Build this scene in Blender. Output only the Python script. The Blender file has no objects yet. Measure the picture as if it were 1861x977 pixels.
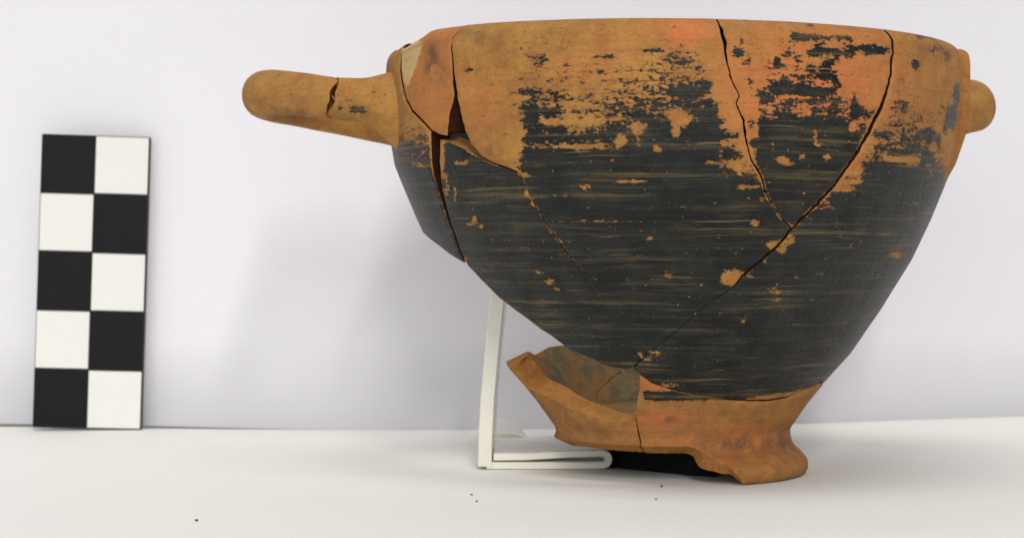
import bpy, math, random
import numpy as np
from mathutils import Vector, Quaternion
from mathutils.geometry import delaunay_2d_cdt

S = 0.01                      # all lengths below are centimetres
sc = bpy.context.scene
# ------------------------------------------------------------------ camera
F, HY, CX, CAMZ = 3650.0, 440.0, 930.5, 3.22     # focal length / horizon in photo pixels, camera height (cm)
W, H = 1861.0, 977.0
cam_d = bpy.data.cameras.new('camera')
cam = bpy.data.objects.new('camera', cam_d)
sc.collection.objects.link(cam)
cam.location = (0, 0, CAMZ * S)
cam.rotation_euler = (math.radians(90), 0, 0)
cam_d.sensor_width = 36.0
cam_d.lens = F / W * 36.0
cam_d.shift_y = -(H / 2 - HY) / W
cam_d.clip_start = 0.01
cam_d.clip_end = 20
cam_d.dof.use_dof = True
cam_d.dof.focus_distance = 25.3 * S
cam_d.dof.aperture_fstop = 58
sc.camera = cam
# ------------------------------------------------------------------ light
wd = bpy.data.worlds.new('World'); sc.world = wd; wd.use_nodes = True
wd.node_tree.nodes['Background'].inputs[0].default_value = (0.96, 0.975, 1.0, 1)
wd.node_tree.nodes['Background'].inputs[1].default_value = 0.21


def area(name, loc, target, size, power, color, roll=0):
    d = bpy.data.lights.new(name, 'AREA'); d.shape = 'RECTANGLE'; d.size = size[0] * S; d.size_y = size[1] * S
    d.energy = power; d.color = color
    o = bpy.data.objects.new(name, d); sc.collection.objects.link(o)
    o.location = Vector(loc) * S
    q = (Vector(target) * S - o.location).to_track_quat('-Z', 'Y')
    o.rotation_euler = (q @ Quaternion((0, 0, 1), -math.radians(roll))).to_euler()
    return o


area('key_lamp', (15, -90, 66), (0, 30, 3), (5, 58), 8.0, (1.0, 0.965, 0.91), 18)      # tall narrow window behind the viewer, to the right
area('fill_lamp', (-30, -75, 24), (-2, 34, 2), (90, 40), 2.3, (0.97, 0.98, 1.0))      # added broad soft fill from the front that evens the wall
area('ceiling_lamp', (-16, -40, 235), (0, 32, 0), (170, 100), 26.0, (1.0, 0.985, 0.96))      # ceiling light
sc.view_settings.view_transform = 'Standard'
sc.view_settings.look = 'None'
sc.view_settings.exposure = 0.0
sc.view_settings.gamma = 1.0
rng = np.random.default_rng(7)
random.seed(5)


# ------------------------------------------------------------------ helpers
def put(name, me, parent=None, mats=()):
    o = bpy.data.objects.new(name, me); sc.collection.objects.link(o)
    for m in mats: me.materials.append(m)
    if parent is not None: o.parent = parent
    return o


def tag(o, label=None, cat=None, group=None, kind=None):
    for k, v in (('label', label), ('category', cat), ('group', group), ('kind', kind)):
        if v: o[k] = v
    return o


def mesh_of(name, verts, faces, smooth=True):
    me = bpy.data.meshes.new(name)
    me.from_pydata([tuple(c * S for c in v) for v in verts], [], faces)
    me.update()
    if smooth: me.polygons.foreach_set('use_smooth', [True] * len(me.polygons))
    return me


class Nodes:
    def __init__(s, name):
        s.m = bpy.data.materials.new(name); s.m.use_nodes = True
        s.t = s.m.node_tree; s.b = s.t.nodes['Principled BSDF']; s.l = s.t.links

    def n(s, typ, ins=None, **kw):
        nd = s.t.nodes.new(typ)
        for k, v in kw.items(): setattr(nd, k, v)
        for k, v in (ins or {}).items(): s.set(nd.inputs[k], v)
        return nd

    def set(s, sock, v):
        if isinstance(v, bpy.types.NodeSocket): s.l.new(v, sock)
        else: sock.default_value = v

    def math(s, op, a, b=0.0, c=0.0, clamp=False):
        nd = s.n('ShaderNodeMath', {0: a, 1: b, 2: c}, operation=op, use_clamp=clamp)
        return nd.outputs[0]

    def step(s, x, lo, hi):
        nd = s.n('ShaderNodeMapRange', {'Value': x, 'From Min': lo, 'From Max': hi}, interpolation_type='SMOOTHSTEP')
        return nd.outputs['Result']

    def mix(s, f, a, b):
        nd = s.n('ShaderNodeMix', data_type='RGBA')
        s.set(nd.inputs[0], f); s.set(nd.inputs[6], a); s.set(nd.inputs[7], b)
        return nd.outputs[2]

    def noise(s, vec, scale, detail=4, rough=0.55):
        nd = s.n('ShaderNodeTexNoise', {'Vector': vec, 'Scale': scale, 'Detail': detail, 'Roughness': rough})
        return nd.outputs['Fac']

    def scaled(s, vec, sx, sy, sz=1.0):
        nd = s.n('ShaderNodeVectorMath', {0: vec, 1: (sx, sy, sz)}, operation='MULTIPLY')
        return nd.outputs[0]

    def attr(s, name):
        return s.n('ShaderNodeAttribute', attribute_name=name).outputs['Fac']

    def bump(s, h, dist, strength=1.0, prev=None):
        nd = s.n('ShaderNodeBump', {'Height': h, 'Distance': dist, 'Strength': strength})
        if prev is not None: s.l.new(prev, nd.inputs['Normal'])
        return nd.outputs[0]


def clay_nodes(N, P):
    """raw fired clay: returns colour and fine grain height; P = position in cm"""
    big = N.noise(P, 1.1, 5, 0.6)
    mid = N.noise(P, 4.0, 5, 0.65)
    fine = N.noise(P, 15.0, 4, 0.7)
    c = N.mix(N.step(big, 0.35, 0.68), (0.335, 0.168, 0.042, 1), (0.430, 0.204, 0.050, 1))
    c = N.mix(N.math('MULTIPLY', N.step(mid, 0.48, 0.72), 0.55), c, (0.465, 0.250, 0.062, 1))
    c = N.mix(N.math('MULTIPLY', N.step(mid, 0.52, 0.34), 0.7), c, (0.29, 0.112, 0.034, 1))
    c = N.mix(N.math('MULTIPLY', N.step(fine, 0.60, 0.76), 0.5), c, (0.20, 0.085, 0.030, 1))
    c = N.mix(N.math('MULTIPLY', N.step(fine, 0.40, 0.28), 0.45), c, (0.58, 0.33, 0.12, 1))
    grit = N.noise(P, 30.0, 3, 0.7)
    c = N.mix(N.math('MULTIPLY', N.step(grit, 0.55, 0.70), 0.6), c, (0.17, 0.075, 0.024, 1))
    soil = N.noise(P, 1.9, 7, 0.72)
    c = N.mix(N.math('MULTIPLY', N.step(soil, 0.53, 0.68), 0.5), c, (0.205, 0.115, 0.040, 1))
    return c, fine, mid


def pos_cm(N):
    g = N.n('ShaderNodeTexCoord').outputs['Object']
    return N.scaled(g, 100, 100, 100)


def mat_outer():
    N = Nodes('worn_black_glaze_on_clay')
    P = pos_cm(N)
    uv = N.n('ShaderNodeUVMap', uv_map='surf').outputs[0]
    c, fine, mid = clay_nodes(N, P)
    # reddish and pale zones of the clay, plus the painted light on the foot lip
    rz = N.math('MULTIPLY', N.attr('red'), N.step(N.noise(P, 3.0, 4), 0.22, 0.55))
    c = N.mix(N.math('MULTIPLY', rz, 0.9), c, (0.56, 0.168, 0.054, 1))
    pz = N.step(N.math('ADD', N.attr('pale_lit'), N.math('MULTIPLY', N.noise(P, 9.0, 4), 0.5)), 0.62, 0.85)
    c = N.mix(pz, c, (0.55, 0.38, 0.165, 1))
    dz = N.math('MULTIPLY', N.attr('dirt_shade'), N.step(N.noise(P, 4.5, 5, 0.65), 0.34, 0.6))  # real dirt, and the shade painted into the foot groove
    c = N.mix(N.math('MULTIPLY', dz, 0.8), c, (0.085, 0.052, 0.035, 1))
    # turning marks
    rings = N.noise(N.scaled(uv, 0.25, 9.0), 1.0, 5, 0.65)
    c = N.mix(N.math('MULTIPLY', N.step(rings, 0.52, 0.66), 0.42), c, (0.28, 0.14, 0.055, 1))
    # where the glaze is kept
    k = N.math('MULTIPLY_ADD', N.attr('glaze'), 4.0, -2.0)
    n1 = N.noise(N.scaled(uv, 1.5, 10.0), 1.0, 6, 0.70)
    n2 = N.noise(N.scaled(uv, 7.5, 11.0), 1.0, 5, 0.7)
    n3 = N.noise(N.scaled(uv, 19.0, 27.0), 1.0, 3, 0.65)
    nz = N.math('ADD', N.math('MULTIPLY_ADD', n1, 3.8, -1.9), N.math('MULTIPLY_ADD', n2, 6.0, -3.0))
    nz = N.math('ADD', nz, N.math('MULTIPLY_ADD', n3, 5.6, -2.8))
    kk = N.math('ADD', k, nz)
    # tiny flecks lost from sound glaze
    fl = N.noise(N.scaled(uv, 13.0, 16.0), 1.0, 3, 0.6)
    fk = N.step(fl, 0.668, 0.70)
    mask = N.math('MULTIPLY', N.step(kk, -0.07, 0.10), N.math('SUBTRACT', 1.0, fk))
    # brush streaks: thin glaze shows brown
    wv = N.n('ShaderNodeVectorMath', {0: uv, 1: N.n('ShaderNodeCombineXYZ', {'Y': N.math('MULTIPLY_ADD', N.noise(uv, 0.7, 2), 0.10, -0.05)}).outputs[0]}, operation='ADD').outputs[0]
    st = N.noise(N.scaled(wv, 0.33, 14.0), 1.0, 7, 0.68)
    st2 = N.noise(N.scaled(wv, 1.4, 31.0), 1.0, 4, 0.6)
    patch = N.noise(N.scaled(uv, 1.1, 2.4), 1.0, 5, 0.6)
    sm = N.math('ADD', N.math('MULTIPLY', N.step(st, 0.49, 0.63), 0.9), N.math('MULTIPLY', N.step(st2, 0.54, 0.66), 0.5))
    sm = N.math('MULTIPLY', sm, N.step(patch, 0.32, 0.62), clamp=True)
    g = N.mix(N.step(N.noise(P, 2.2, 4), 0.35, 0.65), (0.0050, 0.0066, 0.0070, 1), (0.014, 0.0175, 0.0155, 1))
    band = N.step(N.noise(N.scaled(wv, 0.15, 2.6), 1.0, 3, 0.6), 0.36, 0.60)
    sm = N.math('MULTIPLY', sm, N.math('MULTIPLY_ADD', band, 0.85, 0.15))
    g = N.mix(sm, g, (0.118, 0.086, 0.038, 1))
    bright = N.math('MULTIPLY', N.step(st, 0.63, 0.70), N.step(n2, 0.47, 0.60))
    g = N.mix(N.math('MULTIPLY', bright, 0.8), g, (0.30, 0.20, 0.085, 1))
    sc_ = N.noise(N.scaled(wv, 0.55, 42.0), 1.0, 2, 0.5)
    g = N.mix(N.math('MULTIPLY', N.step(sc_, 0.66, 0.72), N.step(N.noise(N.scaled(uv, 1.3, 3.0), 1.0, 3), 0.42, 0.6)), g, (0.26, 0.16, 0.06, 1))
    g = N.mix(N.math('MULTIPLY', N.step(fine, 0.62, 0.74), 0.45), g, (0.12, 0.10, 0.075, 1))
    # the rim of a flake is thin and brown
    edge = N.math('MULTIPLY', N.step(kk, 0.55, 0.05), 0.35)
    g = N.mix(edge, g, (0.10, 0.062, 0.034, 1))
    film = N.math('MULTIPLY', N.step(kk, -1.5, 0.0), N.step(N.noise(N.scaled(uv, 3.0, 24.0), 1.0, 5, 0.7), 0.42, 0.60))        # half-worn brown film round the sound glaze
    c = N.mix(N.math('MULTIPLY', film, 0.6), c, (0.075, 0.052, 0.030, 1))
    col = N.mix(mask, c, g)
    N.set(N.b.inputs['Base Color'], col)
    rough = N.math('MULTIPLY_ADD', mask, -0.40, 0.84)
    rough = N.math('ADD', rough, N.math('MULTIPLY_ADD', fine, 0.3, -0.15))
    N.set(N.b.inputs['Roughness'], rough)
    N.b.inputs['Specular IOR Level'].default_value = 0.26
    b = N.bump(mask, 0.00012, 0.9)
    b = N.bump(rings, 0.00022, 0.6, b)
    b = N.bump(fine, 0.0002, 0.8, b)
    b = N.bump(mid, 0.0004, 0.35, b)
    N.set(N.b.inputs['Normal'], b)
    return N.m


def mat_inner():
    N = Nodes('worn_dark_wash_inside')
    P = pos_cm(N)
    c, fine, mid = clay_nodes(N, P)
    n = N.noise(P, 2.3, 6, 0.65)
    w = N.mix(N.step(N.noise(P, 5, 4), .4, .62), (0.15, 0.125, 0.070, 1), (0.235, 0.180, 0.092, 1))
    w = N.mix(N.step(fine, .55, .72), w, (0.06, 0.05, 0.035, 1))
    c2 = N.mix(.45, c, (0.24, 0.12, 0.05, 1))
    col = N.mix(N.math('MULTIPLY', N.step(n, 0.62, 0.44), 0.9), c2, w)
    N.set(N.b.inputs['Base Color'], col)
    N.b.inputs['Roughness'].default_value = 0.75
    N.b.inputs['Specular IOR Level'].default_value = 0.25
    N.set(N.b.inputs['Normal'], N.bump(mid, 0.0006, 0.5, N.bump(fine, 0.00015, 0.6)))
    return N.m


def mat_fracture():
    N = Nodes('raw_broken_clay')
    P = pos_cm(N)
    c, fine, mid = clay_nodes(N, P)
    c = N.mix(0.3, c, (0.46, 0.170, 0.052, 1))
    N.set(N.b.inputs['Base Color'], c)
    N.b.inputs['Roughness'].default_value = 0.92
    N.b.inputs['Specular IOR Level'].default_value = 0.15
    N.set(N.b.inputs['Normal'], N.bump(mid, 0.0009, 0.7, N.bump(fine, 0.0003, 0.8)))
    return N.m


def mat_foot_under():
    N = Nodes('black_glaze_under_foot')
    P = pos_cm(N)
    f = N.noise(P, 9, 5)
    N.set(N.b.inputs['Base Color'], N.mix(N.step(f, .55, .75), (0.012, 0.012, 0.012, 1), (0.03, 0.024, 0.018, 1)))
    N.b.inputs['Roughness'].default_value = 0.6
    return N.m


M_OUT, M_IN, M_FR, M_UN = mat_outer(), mat_inner(), mat_fracture(), mat_foot_under()


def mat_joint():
    N = Nodes('dirty_joint_shade')
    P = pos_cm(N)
    N.set(N.b.inputs['Base Color'], N.mix(N.noise(P, 14, 4), (0.016, 0.007, 0.004, 1), (0.055, 0.018, 0.009, 1)))  # joint grime and crack shade, both put into this dark colour
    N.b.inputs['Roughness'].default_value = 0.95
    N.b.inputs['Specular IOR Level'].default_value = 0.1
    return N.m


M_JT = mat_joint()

# ------------------------------------------------------------------ the cup as a surface of revolution
AX, AY = 2.25, 28.36          # axis
PROF = np.array([(3.99, 5.92), (4.02, 5.66), (4.02, 5.40), (4.005, 5.0), (3.955, 4.68), (3.895, 4.30), (3.775, 3.99), (3.605, 3.57),
                 (3.335, 2.99), (2.915, 2.30), (2.495, 1.68), (2.085, 1.22), (1.90, .99), (1.73, .745), (1.65, .63), (1.645, .57),
                 (1.66, .49), (1.685, .40), (1.80, .295), (1.895, .18), (1.895, .06), (1.84, 0.0)])


def smooth_profile(p, n=900):
    d = np.r_[0, np.cumsum(np.hypot(*np.diff(p, axis=0).T))]
    t = np.linspace(0, d[-1], n)
    x, z = np.interp(t, d, p[:, 0]), np.interp(t, d, p[:, 1])
    k = np.exp(-np.linspace(-2.2, 2.2, 17) ** 2); k /= k.sum()
    xs = np.convolve(np.r_[2 * x[0] - x[8:0:-1], x, 2 * x[-1] - x[-2:-10:-1]], k, 'valid')
    zs = np.convolve(np.r_[2 * z[0] - z[8:0:-1], z, 2 * z[-1] - z[-2:-10:-1]], k, 'valid')
    return np.c_[xs, zs]


OUTP = smooth_profile(PROF)
tan = np.gradient(OUTP, axis=0); tan /= np.linalg.norm(tan, axis=1)[:, None]
NORM = np.c_[-tan[:, 1], tan[:, 0]]             # outward (r, z)
SARC = np.r_[0, np.cumsum(np.hypot(*np.diff(OUTP, axis=0).T))]
SMAX = SARC[-1]
ZOF = OUTP[:, 1]


def s_of_z(z): return np.interp(-np.asarray(z), -ZOF, SARC)


def half_thick(s):
    base = np.interp(s, [0, 3, 5.0, 5.6, SMAX - .72, SMAX - .3, SMAX], [.155, .15, .165, .16, .165, .09, .035])
    lip = np.sqrt(np.clip(1 - (1 - np.clip(s / .20, 0, 1)) ** 2, 0.004, 1))
    return base, lip


def surf(theta, s, side, offs=0.0):
    """point on the outer (side=+1) or inner (side=-1) face, theta in radians"""
    r = np.interp(s, SARC, OUTP[:, 0]); z = np.interp(s, SARC, OUTP[:, 1])
    nr = np.interp(s, SARC, NORM[:, 0]); nz = np.interp(s, SARC, NORM[:, 1])
    h, lip = half_thick(s)
    d = -h + side * h * lip + offs
    r2, z2 = r + nr * d, z + nz * d
    z2 = z2 + np.clip(1 - s / 1.6, 0, 1) * ((.045 - .065 * np.cos(theta)) * np.clip((theta + 2.88) / .3, 0, 1) - .02 * np.clip((-2.6 - theta) / .3, 0, 1) * (theta > -4))          # the rim is not quite level
    return np.c_[AX + r2 * np.cos(theta), AY + r2 * np.sin(theta), np.maximum(z2, .004)]


def r_out(z):
    zz = np.clip(z, 0, 5.92)
    return np.interp(-zz, -ZOF, OUTP[:, 0])


def px2uv(px, py):
    """photo pixel -> (theta, s) of the near outer face of the cup"""
    px, py = np.atleast_1d(np.asarray(px, float)), np.atleast_1d(np.asarray(py, float))
    dx, dz = (px - CX) / F, (HY - py) / F
    T = np.linspace(23.6, 28.9, 700)
    X, Y, Z = dx[:, None] * T, T[None, :] + 0 * dx[:, None], CAMZ + dz[:, None] * T
    g = np.hypot(X - AX, Y - AY) - r_out(Z)
    neg = g < 0
    hit = neg.any(1)
    i = np.where(hit, neg.argmax(1), g.argmin(1))
    i0 = np.clip(i - 1, 0, None)
    a = np.arange(len(px))
    g0, g1 = g[a, i0], g[a, i]
    t = np.where(hit & (g0 > 0), T[i0] + (T[i] - T[i0]) * g0 / np.maximum(g0 - g1, 1e-9), T[i])
    X, Z = dx * t, CAMZ + dz * t
    th = np.arctan2(t - AY, X - AX)
    th = np.where(th > math.pi / 2, th - 2 * math.pi, th)
    return th, s_of_z(Z)


UREF = 3.4   # cm of plane per radian in the cutting plane


def to_uv(pts, step=2.0):
    """list of photo pixels (x, y) or ('t', degrees, z) -> dense uv outline (closed), plus half gaps"""
    out, ws = [], []
    n = len(pts)
    conv = []
    for p in pts:
        if p[0] == 't':
            conv.append((math.radians(p[1]) * UREF, float(s_of_z(p[2]))))
        else:
            th, s = px2uv(p[0], p[1]); conv.append((th[0] * UREF, s[0]))
    for i in range(n):
        p, q = pts[i], pts[(i + 1) % n]
        wp = p[3] if p[0] == 't' and len(p) > 3 else (p[2] if p[0] != 't' and len(p) > 2 else 0)
        wq = q[3] if q[0] == 't' and len(q) > 3 else (q[2] if q[0] != 't' and len(q) > 2 else 0)
        if p[0] != 't' and q[0] != 't':
            k = max(1, int(math.hypot(p[0] - q[0], p[1] - q[1]) / (step * 2.2)))
            f = np.arange(k) / k
            th, s = px2uv(p[0] + (q[0] - p[0]) * f, p[1] + (q[1] - p[1]) * f)
            seg = np.c_[th * UREF, s]
        else:
            a, b = np.array(conv[i]), np.array(conv[(i + 1) % n])
            k = max(1, int(np.hypot(*(a - b)) / 0.06))
            f = np.arange(k) / k
            seg = a + (b - a) * f[:, None]
        out.append(seg); ws.append(wp + (wq - wp) * f)
    ws = np.concatenate(ws)
    return np.vstack(out), np.where(ws > 1.1, ws * .85, ws)


def inside(P, poly):
    x, y = P[:, 0], P[:, 1]; r = np.zeros(len(P), bool)
    x0, y0 = poly[:, 0], poly[:, 1]; x1, y1 = np.roll(x0, -1), np.roll(y0, -1)
    for a, b, c, d in zip(x0, y0, x1, y1):
        if b == d: continue
        m = (b > y) != (d > y)
        r ^= m & (x < (c - a) * (y - b) / (d - b) + a)
    return r


def dist_to(P, poly, keep=None):
    A, B = poly, np.roll(poly, -1, axis=0)
    if keep is not None: A, B = A[keep], B[keep]
    D = np.full(len(P), 9.0)
    for a, b in zip(A, B):
        ab = b - a; L = ab @ ab + 1e-12
        t = np.clip(((P - a) @ ab) / L, 0, 1)
        D = np.minimum(D, np.hypot(*(P - a - t[:, None] * ab).T))
    return D


def vnoise(P, f, seed):
    """cheap smooth noise: a few random plane waves"""
    r = np.random.default_rng(seed); v = 0
    for i in range(7):
        a = r.uniform(0, 2 * math.pi); k = f * r.uniform(.6, 1.7)
        v = v + np.sin(k * (P[:, 0] * math.cos(a) + P[:, 1] * math.sin(a)) + r.uniform(0, 6.3))
    return v / 7


def project(V):
    return CX + F * V[:, 0] / V[:, 1], HY - F * (V[:, 2] - CAMZ) / V[:, 1]


# ---- where the painted glaze survives, in photo pixels ------------------------------------
YB = {
    'A': [(680, 235), (700, 258), (730, 262), (782, 268), (900, 268)],
    'B': [(0, 2000), (2000, 2000)],
    'D': [(0, 0), (2000, 0)],
    'C': [(820, 352), (930, 350), (942, 322), (950, 262), (958, 228), (975, 214), (1015, 214), (1035, 232), (1090, 228), (1105, 208),
          (1150, 196), (1180, 190), (1230, 182), (1286, 182), (1300, 222), (1312, 292), (1345, 300), (1362, 303), (1390, 303), (1450, 303)],
    'E': [(1300, 300), (1374, 300), (1381, 196), (1400, 188), (1520, 183), (1530, 200), (1560, 212), (1590, 224), (1640, 230)],
    'F': [(1450, 330), (1560, 300), (1590, 270), (1610, 264), (1672, 264), (1684, 276), (1690, 292), (1708, 304), (1718, 330), (1728, 372), (1745, 400)],
    'G': [(0, 2000), (2000, 2000)], 'H': [(0, 2000), (2000, 2000)], 'K': [(0, 2000), (2000, 2000)]}
# blobs: x, y, rx, ry, weight
BLOB = {
    'A': [(728, 345, 9, 16, -2.2), (718, 318, 7, 10, -1.5), (745, 268, 24, 8, 1.2), (758, 300, 16, 4, -1.4), (778, 470, 40, 30, .6), (650, 197, 9, 6, 2.6)],
    'D': [(803, 285, 6, 40, -3.6), (812, 340, 4, 26, -2.4), (827, 350, 2.5, 16, -2.6), (836, 400, 3, 40, -1.3), (822, 390, 6, 40, -.9), (835, 296, 10, 4, -3.2), (848, 294, 5, 4, -3), (862, 400, 6, 8, -3.2), (852, 408, 5, 3, -3), (874, 411, 5, 3, -3),
          (905, 409, 40, 1.6, -2.4), (985, 497, 14, 3, -2.4), (998, 512, 9, 6, -3), (1012, 526, 7, 4, -3), (845, 474, 4, 10, -4),
          (958, 352, 6, 6, -3.4), (970, 368, 7, 5, -3.0), (975, 492, 5, 3, -2.6), (1030, 435, 12, 14, -.9), (960, 450, 26, 3, -1.5)],
    'C': [(1060, 150, 120, 60, .75), (1230, 120, 80, 50, .8), (970, 160, 50, 70, .55), (970, 218, 30, 7, 1.6), (1000, 222, 16, 5, -3.4), (985, 217, 9, 6, -2.4), (1010, 266, 56, 5, -2.7), (1085, 268, 46, 4, -2.5), (1130, 254, 11, 9, -4.0), (1158, 234, 13, 10, -3.4),
          (1160, 258, 5, 12, -2.2), (1195, 272, 12, 7, -3.6), (1230, 215, 10, 17, -3.4), (1228, 240, 7, 12, -3), (1125, 215, 14, 5, -1.6), (1210, 205, 16, 4, -1.3),
          (1060, 222, 34, 12, -1.3), (1248, 220, 7, 12, -2.2), (1285, 252, 7, 8, -1.8), (1250, 262, 6, 8, -2), (1290, 285, 12, 16, -2.0), (1262, 275, 6, 20, -1.2),
          (1300, 205, 14, 20, 1.6), (1308, 222, 10, 8, 1.8), (1320, 245, 20, 10, 2.3), (1295, 245, 20, 8, 1.6), (1295, 270, 8, 14, 2.2), (1325, 275, 12, 12, 2.0),
          (1265, 160, 28, 8, 1.2), (1285, 150, 14, 6, 1.5), (1240, 170, 40, 6, 1.1), (1243, 113, 16, 5, 1.7), (1272, 123, 8, 8, 1.4), (1215, 106, 14, 5, 1.6), (1185, 92, 12, 4, 1.3),
          (1094, 103, 14, 3, 2.5), (1112, 101, 14, 4, 1.7), (972, 104, 18, 5, 1.5), (980, 113, 16, 5, 1.0), (855, 127, 20, 3, 2.3), (1100, 132, 38, 2, 1.7),
          (960, 168, 18, 8, 1.7), (952, 192, 16, 8, 1.6), (1012, 171, 5, 6, 1.5), (980, 205, 30, 3, 1.4), (917, 243, 5, 3, 2.6), (1135, 330, 22, 4, -2.9), (1165, 331, 14, 3, -3.2),
          (1066, 340, 14, 8, -1.9), (955, 318, 12, 6, -2.2), (1015, 292, 4, 3, -2.6), (1112, 292, 4, 3, -2.6), (1145, 293, 4, 4, -2.6), (1180, 432, 8, 5, -2.6), (1165, 418, 5, 6, -2.2),
          (1215, 500, 8, 8, -2.4), (1025, 440, 26, 18, -.9), (1372, 405, 10, 6, -3.6), (1326, 506, 15, 13, -5.0), (1342, 497, 10, 6, -4), (1408, 446, 18, 9, -3.6), (1385, 364, 10, 5, -2.6),
          (1355, 340, 16, 4, -2.4), (1342, 314, 5, 5, -2.4), (1240, 376, 8, 6, -1.8), (1255, 436, 6, 6, -1.6), (1160, 648, 10, 8, -3.0), (1185, 638, 8, 4, -2.2), (1080, 402, 120, 1.5, -1.8),
          (1250, 405, 60, 1.5, -1.9), (1000, 410, 60, 1.5, -1.8), (1130, 596, 40, 1.5, -1.0), (1185, 592, 24, 1.5, -1.8), (1350, 300, 20, 8, -1.2)],
    'E': [(1450, 110, 120, 70, .65), (1345, 90, 30, 40, .4), (1453, 68, 15, 7, 3.4), (1492, 69, 24, 5, 2.9), (1530, 70, 14, 6, 1.9), (1545, 78, 12, 8, 1.6), (1485, 84, 8, 8, 2.2), (1482, 96, 14, 7, 2.7), (1510, 94, 16, 5, 2.6), (1522, 100, 6, 8, 2.2),
          (1545, 94, 12, 9, 2.9), (1590, 91, 24, 9, 3.5), (1570, 86, 14, 6, 2.0), (1412, 120, 15, 4, 3.3), (1412, 112, 5, 8, 2.2), (1448, 112, 7, 10, 2.2), (1432, 98, 8, 5, 2.0), (1475, 124, 8, 9, 2.8),
          (1500, 120, 10, 12, 2.4), (1515, 114, 9, 5, 2.2), (1505, 138, 12, 7, 2.4), (1520, 150, 8, 10, 2.3), (1488, 139, 8, 4, 2.1), (1416, 159, 17, 8, 3.3), (1426, 149, 6, 8, 2.8), (1456, 160, 8, 9, 3.1),
          (1484, 168, 26, 7, 3.3), (1340, 95, 9, 10, 2.5), (1347, 74, 4, 9, 1.9), (1361, 108, 6, 6, 2.4), (1362, 152, 4, 12, 1.8), (1460, 140, 12, 4, 1.6), (1380, 172, 18, 5, 1.7), (1395, 180, 12, 5, 1.8),
          (1360, 225, 12, 10, 2.1), (1385, 222, 14, 4, 2.0), (1368, 262, 14, 8, 2.7), (1388, 265, 12, 4, 2.2), (1398, 210, 18, 6, -1.0), (1400, 262, 7, 18, -2.0), (1420, 290, 14, 7, -3.4), (1432, 298, 12, 6, -3.0),
          (1482, 249, 5, 10, -3.4), (1490, 262, 12, 4, -3.2), (1458, 286, 7, 7, -2.6), (1503, 286, 7, 8, -2.8), (1550, 232, 9, 8, -2.6), (1400, 195, 8, 5, -2.4), (1455, 200, 22, 6, -1.5), (1470, 206, 6, 5, -2.2),
          (1552, 194, 5, 16, 2.2), (1568, 205, 16, 3, 2.2), (1400, 330, 10, 4, -1.8), (1430, 410, 8, 6, -2.4), (1480, 176, 60, 3, -1.0), (1585, 250, 8, 30, -1.0), (1560, 222, 18, 5, -.8)],
    'F': [(1650, 215, 60, 50, .8), (1725, 190, 22, 60, .7), (1700, 80, 50, 22, .6), (1664, 118, 7, 8, 4.2), (1700, 92, 14, 6, 1.6), (1672, 66, 18, 4, 1.7), (1720, 106, 8, 10, 1.3), (1739, 170, 5, 22, 2.9), (1730, 212, 9, 20, 2.6), (1632, 194, 12, 12, 1.5), (1690, 245, 8, 11, 3.2),
          (1706, 255, 5, 14, 2.4), (1718, 235, 5, 14, 1.6), (1600, 243, 14, 4, 2.2), (1650, 190, 10, 7, 1.4), (1660, 268, 9, 5, 1.6), (1685, 284, 10, 6, 2.6), (1640, 290, 22, 5, -2.4), (1660, 294, 10, 8, -2.0), (1612, 285, 7, 6, -2.0),
          (1705, 322, 7, 12, 1.8), (1555, 330, 20, 5, -2.2), (1530, 345, 26, 4, -2.0), (1500, 378, 34, 2, -2.0), (1630, 462, 16, 7, -3.2), (1640, 345, 8, 10, -1.2), (1490, 500, 9, 5, -2.2), (1445, 502, 8, 4, -1.9), (1410, 530, 14, 10, -2.0),
          (1415, 548, 9, 6, -1.8), (1350, 582, 9, 6, -2.0), (1510, 465, 10, 4, -1.5), (1195, 640, 12, 5, -2.0), (1180, 652, 12, 6, -2.4), (1205, 650, 12, 4, -1.6), (1420, 606, 80, 1.6, -1.4), (1215, 700, 22, 5, -2.6), (1700, 430, 8, 40, -.8)],
    'G': [], 'H': [], 'K': [], 'B': []}
# flaked strips along the long diagonal crack, below / above it: x, y, half width, weight
FLAKE = [(1600, 215, 9, -2), (1572, 262, 11, -3), (1548, 305, 13, -3.2), (1528, 335, 11, -3), (1500, 366, 7, -2.6), (1470, 396, 6, -2), (1435, 432, 11, -3), (1420, 450, 11, -3.2), (1390, 474, 5, -2.2), (1360, 498, 6, -2.6)]


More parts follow.
